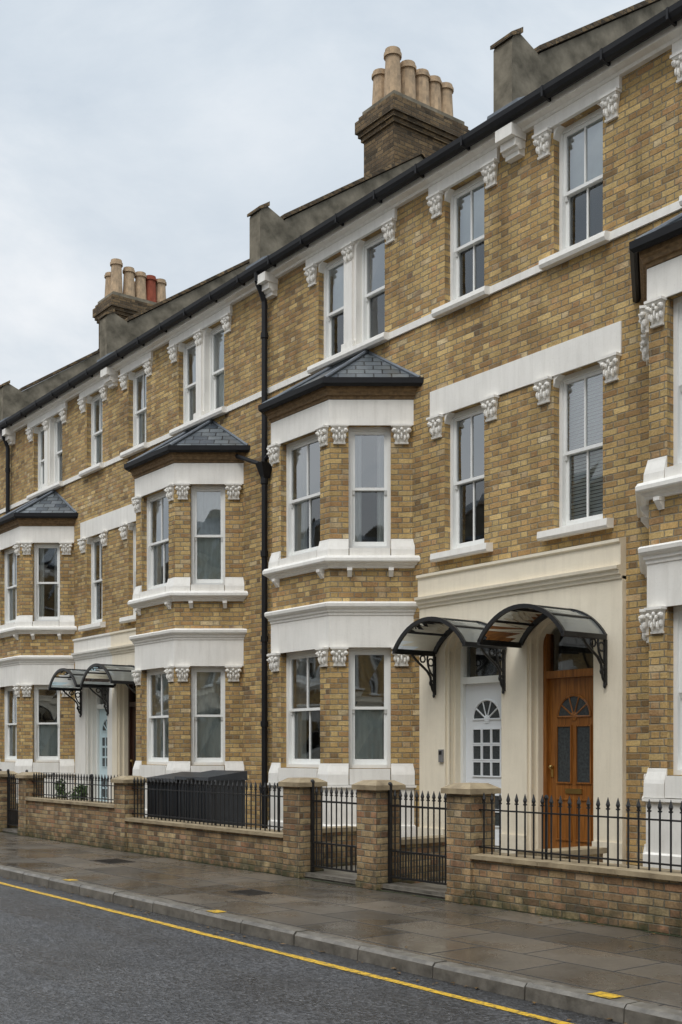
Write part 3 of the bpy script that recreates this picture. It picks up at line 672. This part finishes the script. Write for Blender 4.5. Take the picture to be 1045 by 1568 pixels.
# ---------------------------------------------------------------- garden walls, piers, railings, gates
def gwall(x0,x1,h,yf=8.3,t=.22):
    e=empty('garden_wall'); b=MB('brickwork'); b.wbox(x0,x1,yf,yf+t,-.05,h-.06,'gbrick'); b.build(e)
    c=MB('coping')
    x=x0
    while x<x1-.02:
        L=min(random.uniform(.85,1.1),x1-x); dz=random.uniform(-.003,.003)
        a0,a1=x+.003,x+L-.003; y0,y1=yf-.045,yf+t+.045; z0,z1=h-.06,h+dz
        c.hexa([(a0,y0,z0),(a1,y0,z0),(a1,y1,z0),(a0,y1,z0)],[(a0,y0,z1-.015),(a1,y0,z1-.015),(a1,y1,z1),(a0,y1,z1)],'stone'); x+=L
    c.build(e)
def pier(x0,h=1.26,y0=8.26,w=.36):
    e=empty('brick_gate_pier'); b=MB('brickwork'); b.wbox(x0,x0+w,y0,y0+w,-.05,h-.11,'gbrick')
    b.wbox(x0-.012,x0+w+.012,y0-.012,y0+w+.012,-.05,.10,'gbrick'); b.build(e)
    c=MB('cap'); a=.045
    c.wbox(x0-a,x0+w+a,y0-a,y0+w+a,h-.11,h-.055,'stone')
    c.hexa([(x0-a,y0-a,h-.0545),(x0+w+a,y0-a,h-.0545),(x0+w+a,y0+w+a,h-.0545),(x0-a,y0+w+a,h-.0545)],
           [(x0+.05,y0+.05,h),(x0+w-.05,y0+.05,h),(x0+w-.05,y0+w-.05,h),(x0+.05,y0+w-.05,h)],'stone'); c.build(e)
def bars(b,x0,x1,y,z0,z1,sp=.115,tip=True):
    n=max(1,round((x1-x0)/sp)); 
    for i in range(n+1):
        x=x0+(x1-x0)*i/n; b.tube((x,y,z0),(x,y,z1-.07),.0095,'iron',6)
        if tip:
            b.tube((x,y,z1-.085),(x,y,z1-.07),.020,'iron',6); b.tube((x,y,z1-.07),(x,y,z1-.04),.010,'iron',6,.021); b.tube((x,y,z1-.04),(x,y,z1+.03),.021,'iron',6,.002)
class _WF:
    def pt(s,u,w,z): return (u,-w,z)
WF=_WF()
def railing(x0,x1,base,top=1.14,y=8.40):
    b=MB('iron_railing'); bars(b,x0+.06,x1-.06,y,base-.01,top)
    b.wbox(x0,x1,y-.018,y+.018,base+.05,base+.065,'iron'); b.wbox(x0,x1,y-.018,y+.018,top-.16,top-.145,'iron')
    x=x0+.9
    while x<x1-.3:
        b.tube((x,y+.03,base-.01),(x,y+.03,top-.02),.014,'iron',6); b.ell(WF,(x,-(y+.03),top),(.025,.025,.03),'iron',6,4); x+=1.6
    b.build()
def gate(x0,x1,y=8.44,ztop=1.13):
    b=MB('iron_gate'); zb=.14
    for x in (x0+.03,x1-.03): b.wbox(x-.018,x+.018,y-.018,y+.018,zb-.06,ztop+.06,'iron'); b.ell(WF,(x,-y,ztop+.08),(.03,.03,.035),'iron',8,5)
    for z in (zb,zb+.30,ztop-.17): b.wbox(x0+.048,x1-.048,y-.014,y+.014,z,z+.022,'iron')
    bars(b,x0+.12,x1-.12,y,zb,ztop,.10)
    n=max(2,round((x1-x0-.2)/.10)); 
    for i in range(n): 
        x=x0+.12+(x1-x0-.24)*(i+.5)/n; b.tube((x,y,zb),(x,y,zb+.31),.007,'iron',5)
    b.wbox(x1-.12,x1-.05,y-.03,y-.015,.72,.84,'iron')
    b.build()
    s=MB('gate_threshold_step'); s.wbox(x0,x1,8.34,8.62,-.05,.07,'kerb'); s.build()
piers=[-9.0,-10.55,-12.08,-16.9,-20.98,-22.35,-23.75,-28.2, 2.33,.78,-.75,-5.57+.9]
for x in piers: pier(x,1.26 if x>-15 else 1.20)
gwall(-8.64,-4.67,.54); railing(-8.64,-4.67,.54)
gwall(-4.31,-.75,.54); railing(-4.31,-.75,.54)
gwall(-16.54,-12.08,.55); railing(-16.54,-12.08,.55,1.16)
gwall(-20.62,-16.9,.74); railing(-20.62,-16.9,.74,1.18)
gwall(-27.84,-23.75,.6); railing(-27.84,-23.75,.6)
gwall(-34,-28.2,.6)
for a,b_ in ((-11.72,-10.55),(-10.19,-9.0),(-21.99,-20.98),(-23.39,-22.35),(-.39,.78),(1.14,2.33)): gate(a,b_)
gwall(-70,20,.7,yf=-6.3)
def divider(x):
    e=empty('garden_wall'); b=MB('brickwork'); b.wbox(x-.11,x+.11,8.63,9.7,-.02,.50,'gbrick'); b.build(e)
    c=MB('coping'); c.wbox(x-.15,x+.15,8.63,9.72,.501,.56,'stone'); c.build(e)
for x in (-10.37,-21.9,-8.2,-12.5): divider(x)
def binbox(x0,x1,y0,y1,h,name='garden_storage_box'):
    b=MB(name); b.wbox(x0,x1,y0,y1,.03,h-.10,'bin')
    x=x0+.05
    while x<x1-.03: b.wbox(x,x+.035,y0-.012,y0,.06,h-.14,'bin'); x+=.09
    b.hexa([(x0-.04,y0-.05,h-.099),(x1+.04,y0-.05,h-.099),(x1+.04,y1+.02,h-.099),(x0-.04,y1+.02,h-.099)],[(x0-.03,y0-.04,h-.05),(x1+.03,y0-.04,h-.05),(x1+.03,y1+.02,h+.04),(x0-.03,y1+.02,h+.04)],'bin')
    b.wbox((x0+x1)/2-.09,(x0+x1)/2+.09,y0-.07,y0-.05,h-.11,h-.07,'iron')
    b.build()
binbox(-16.55,-15.62,8.68,9.3,1.22); binbox(-15.56,-14.62,8.68,9.3,1.26)
b=MB('door_intercom'); b.wbox(-11.50,-11.42,10.40,10.428,1.45,1.62,'steel'); b.wbox(-11.485,-11.435,10.392,10.40,1.55,1.60,'iron'); b.build()
def leafmat(name,c1,c2):
    m,nt,out=new_mat(name); n=N(nt)
    r=nt.nodes.new('ShaderNodeNewGeometry').outputs['Random Per Island']
    n.bsdf(out,n.ramp(r,[(0,c1),(1,c2)]),.6); return m
M['leaf']=leafmat('shrub_leaf',(.02,.05,.012),(.09,.14,.035))
def bush(name,c,r,n=900,pot=False):
    b=MB(name); rg=random.Random(int(c[0]*10))
    cl=[(c[0]+rg.uniform(-r[0],r[0])*.75,c[1]+rg.uniform(-r[1],r[1])*.7,c[2]+rg.uniform(-r[2],r[2])*.75,rg.uniform(.35,.6)) for _ in range(9)]
    for i in range(n):
        k=rg.choice(cl); d=Vector((rg.gauss(0,1),rg.gauss(0,1),rg.gauss(0,1))).normalized()*rg.uniform(.5,1.0)
        p=Vector((k[0]+d.x*r[0]*k[3],k[1]+d.y*r[1]*k[3],k[2]+d.z*r[2]*k[3]))
        a=Vector((rg.gauss(0,1),rg.gauss(0,1),rg.gauss(0,1))).normalized(); t=a.orthogonal().normalized(); s=rg.uniform(.018,.035)
        b.face([p-a*s*1.4,p+t*s*.6,p+a*s*1.4,p-t*s*.6],'leaf')
    for k in cl: b.tube((c[0],c[1],c[2]-r[2]),(k[0],k[1],k[2]),.008,'soil',5)
    if pot:
        z=c[2]-r[2]; b.tube((c[0],c[1],z-.2),(c[0],c[1],z+.02),.09,'pot',12,.13); b.tube((c[0],c[1],z),(c[0],c[1],z+.04),.14,'pot',12)
    b.build()
bush('garden_shrub',(-20.2,8.95,.70),(.5,.22,.38),1700)
bush('garden_shrub',(-25.5,9.0,.8),(.6,.25,.45),1200)
bush('potted_plant',(-27.0,9.1,.60),(.25,.2,.35),500,True)

# ---------------------------------------------------------------- world + sun
w=bpy.data.worlds.new('World'); scene.world=w; w.use_nodes=True; nt=w.node_tree; nt.nodes.clear(); n=N(nt)
SE,SAZ=math.radians(52),math.radians(150)
out=nt.nodes.new('ShaderNodeOutputWorld'); bg=nt.nodes.new('ShaderNodeBackground'); bg.inputs[1].default_value=.1
sky=nt.nodes.new('ShaderNodeTexSky'); sky.sky_type='NISHITA'; sky.sun_disc=False; sky.sun_elevation=SE; sky.sun_rotation=SAZ
tc=nt.nodes.new('ShaderNodeTexCoord').outputs['Generated']
z=n.sep(tc)[2]
cl=n.noise(n.mapping(tc,(1,1,2.4)),2.1,8,.60,.45)
cc=n.ramp(cl,[(.34,(6.8,7.4,8.0)),(.48,(8.2,8.6,8.95)),(.62,(9.9,9.95,10.0))])
cc=n.mix(n.maprange(z,.05,.5),n.mix(1.0,cc,(1.05,1.03,1.01),'MULTIPLY'),n.mix(1.0,cc,(.91,.95,.99),'MULTIPLY'))
gain=n.maprange(z,.58,1.0,1.0,3.4)
g3=n.comb(gain,gain,gain); 
cc=n.mix(1.0,cc,g3,'MULTIPLY')
fin=n.mix(.92,sky.outputs[0],cc)
nt.links.new(fin,bg.inputs[0]); nt.links.new(bg.outputs[0],out.inputs[0])
sd=bpy.data.lights.new('sun','SUN'); sd.energy=1.3; sd.angle=math.radians(25); sd.color=(1,.965,.92)
so=bpy.data.objects.new('sun',sd); scene.collection.objects.link(so)
dirv=Vector((math.sin(SAZ)*math.cos(SE),math.cos(SAZ)*math.cos(SE),math.sin(SE)))
so.rotation_euler=dirv.to_track_quat('Z','Y').to_euler()
# ---------------------------------------------------------------- camera
cd=bpy.data.cameras.new('camera'); cd.sensor_width=36; cd.lens=1750/1568*36; cd.shift_y=366/1568; cd.clip_end=2000
co=bpy.data.objects.new('camera',cd); scene.collection.objects.link(co); co.location=(0,0,1.6); co.rotation_euler=(math.radians(90),0,math.radians(52.74))
scene.camera=co
scene.view_settings.view_transform='Standard'; scene.view_settings.look='None'; scene.view_settings.exposure=0
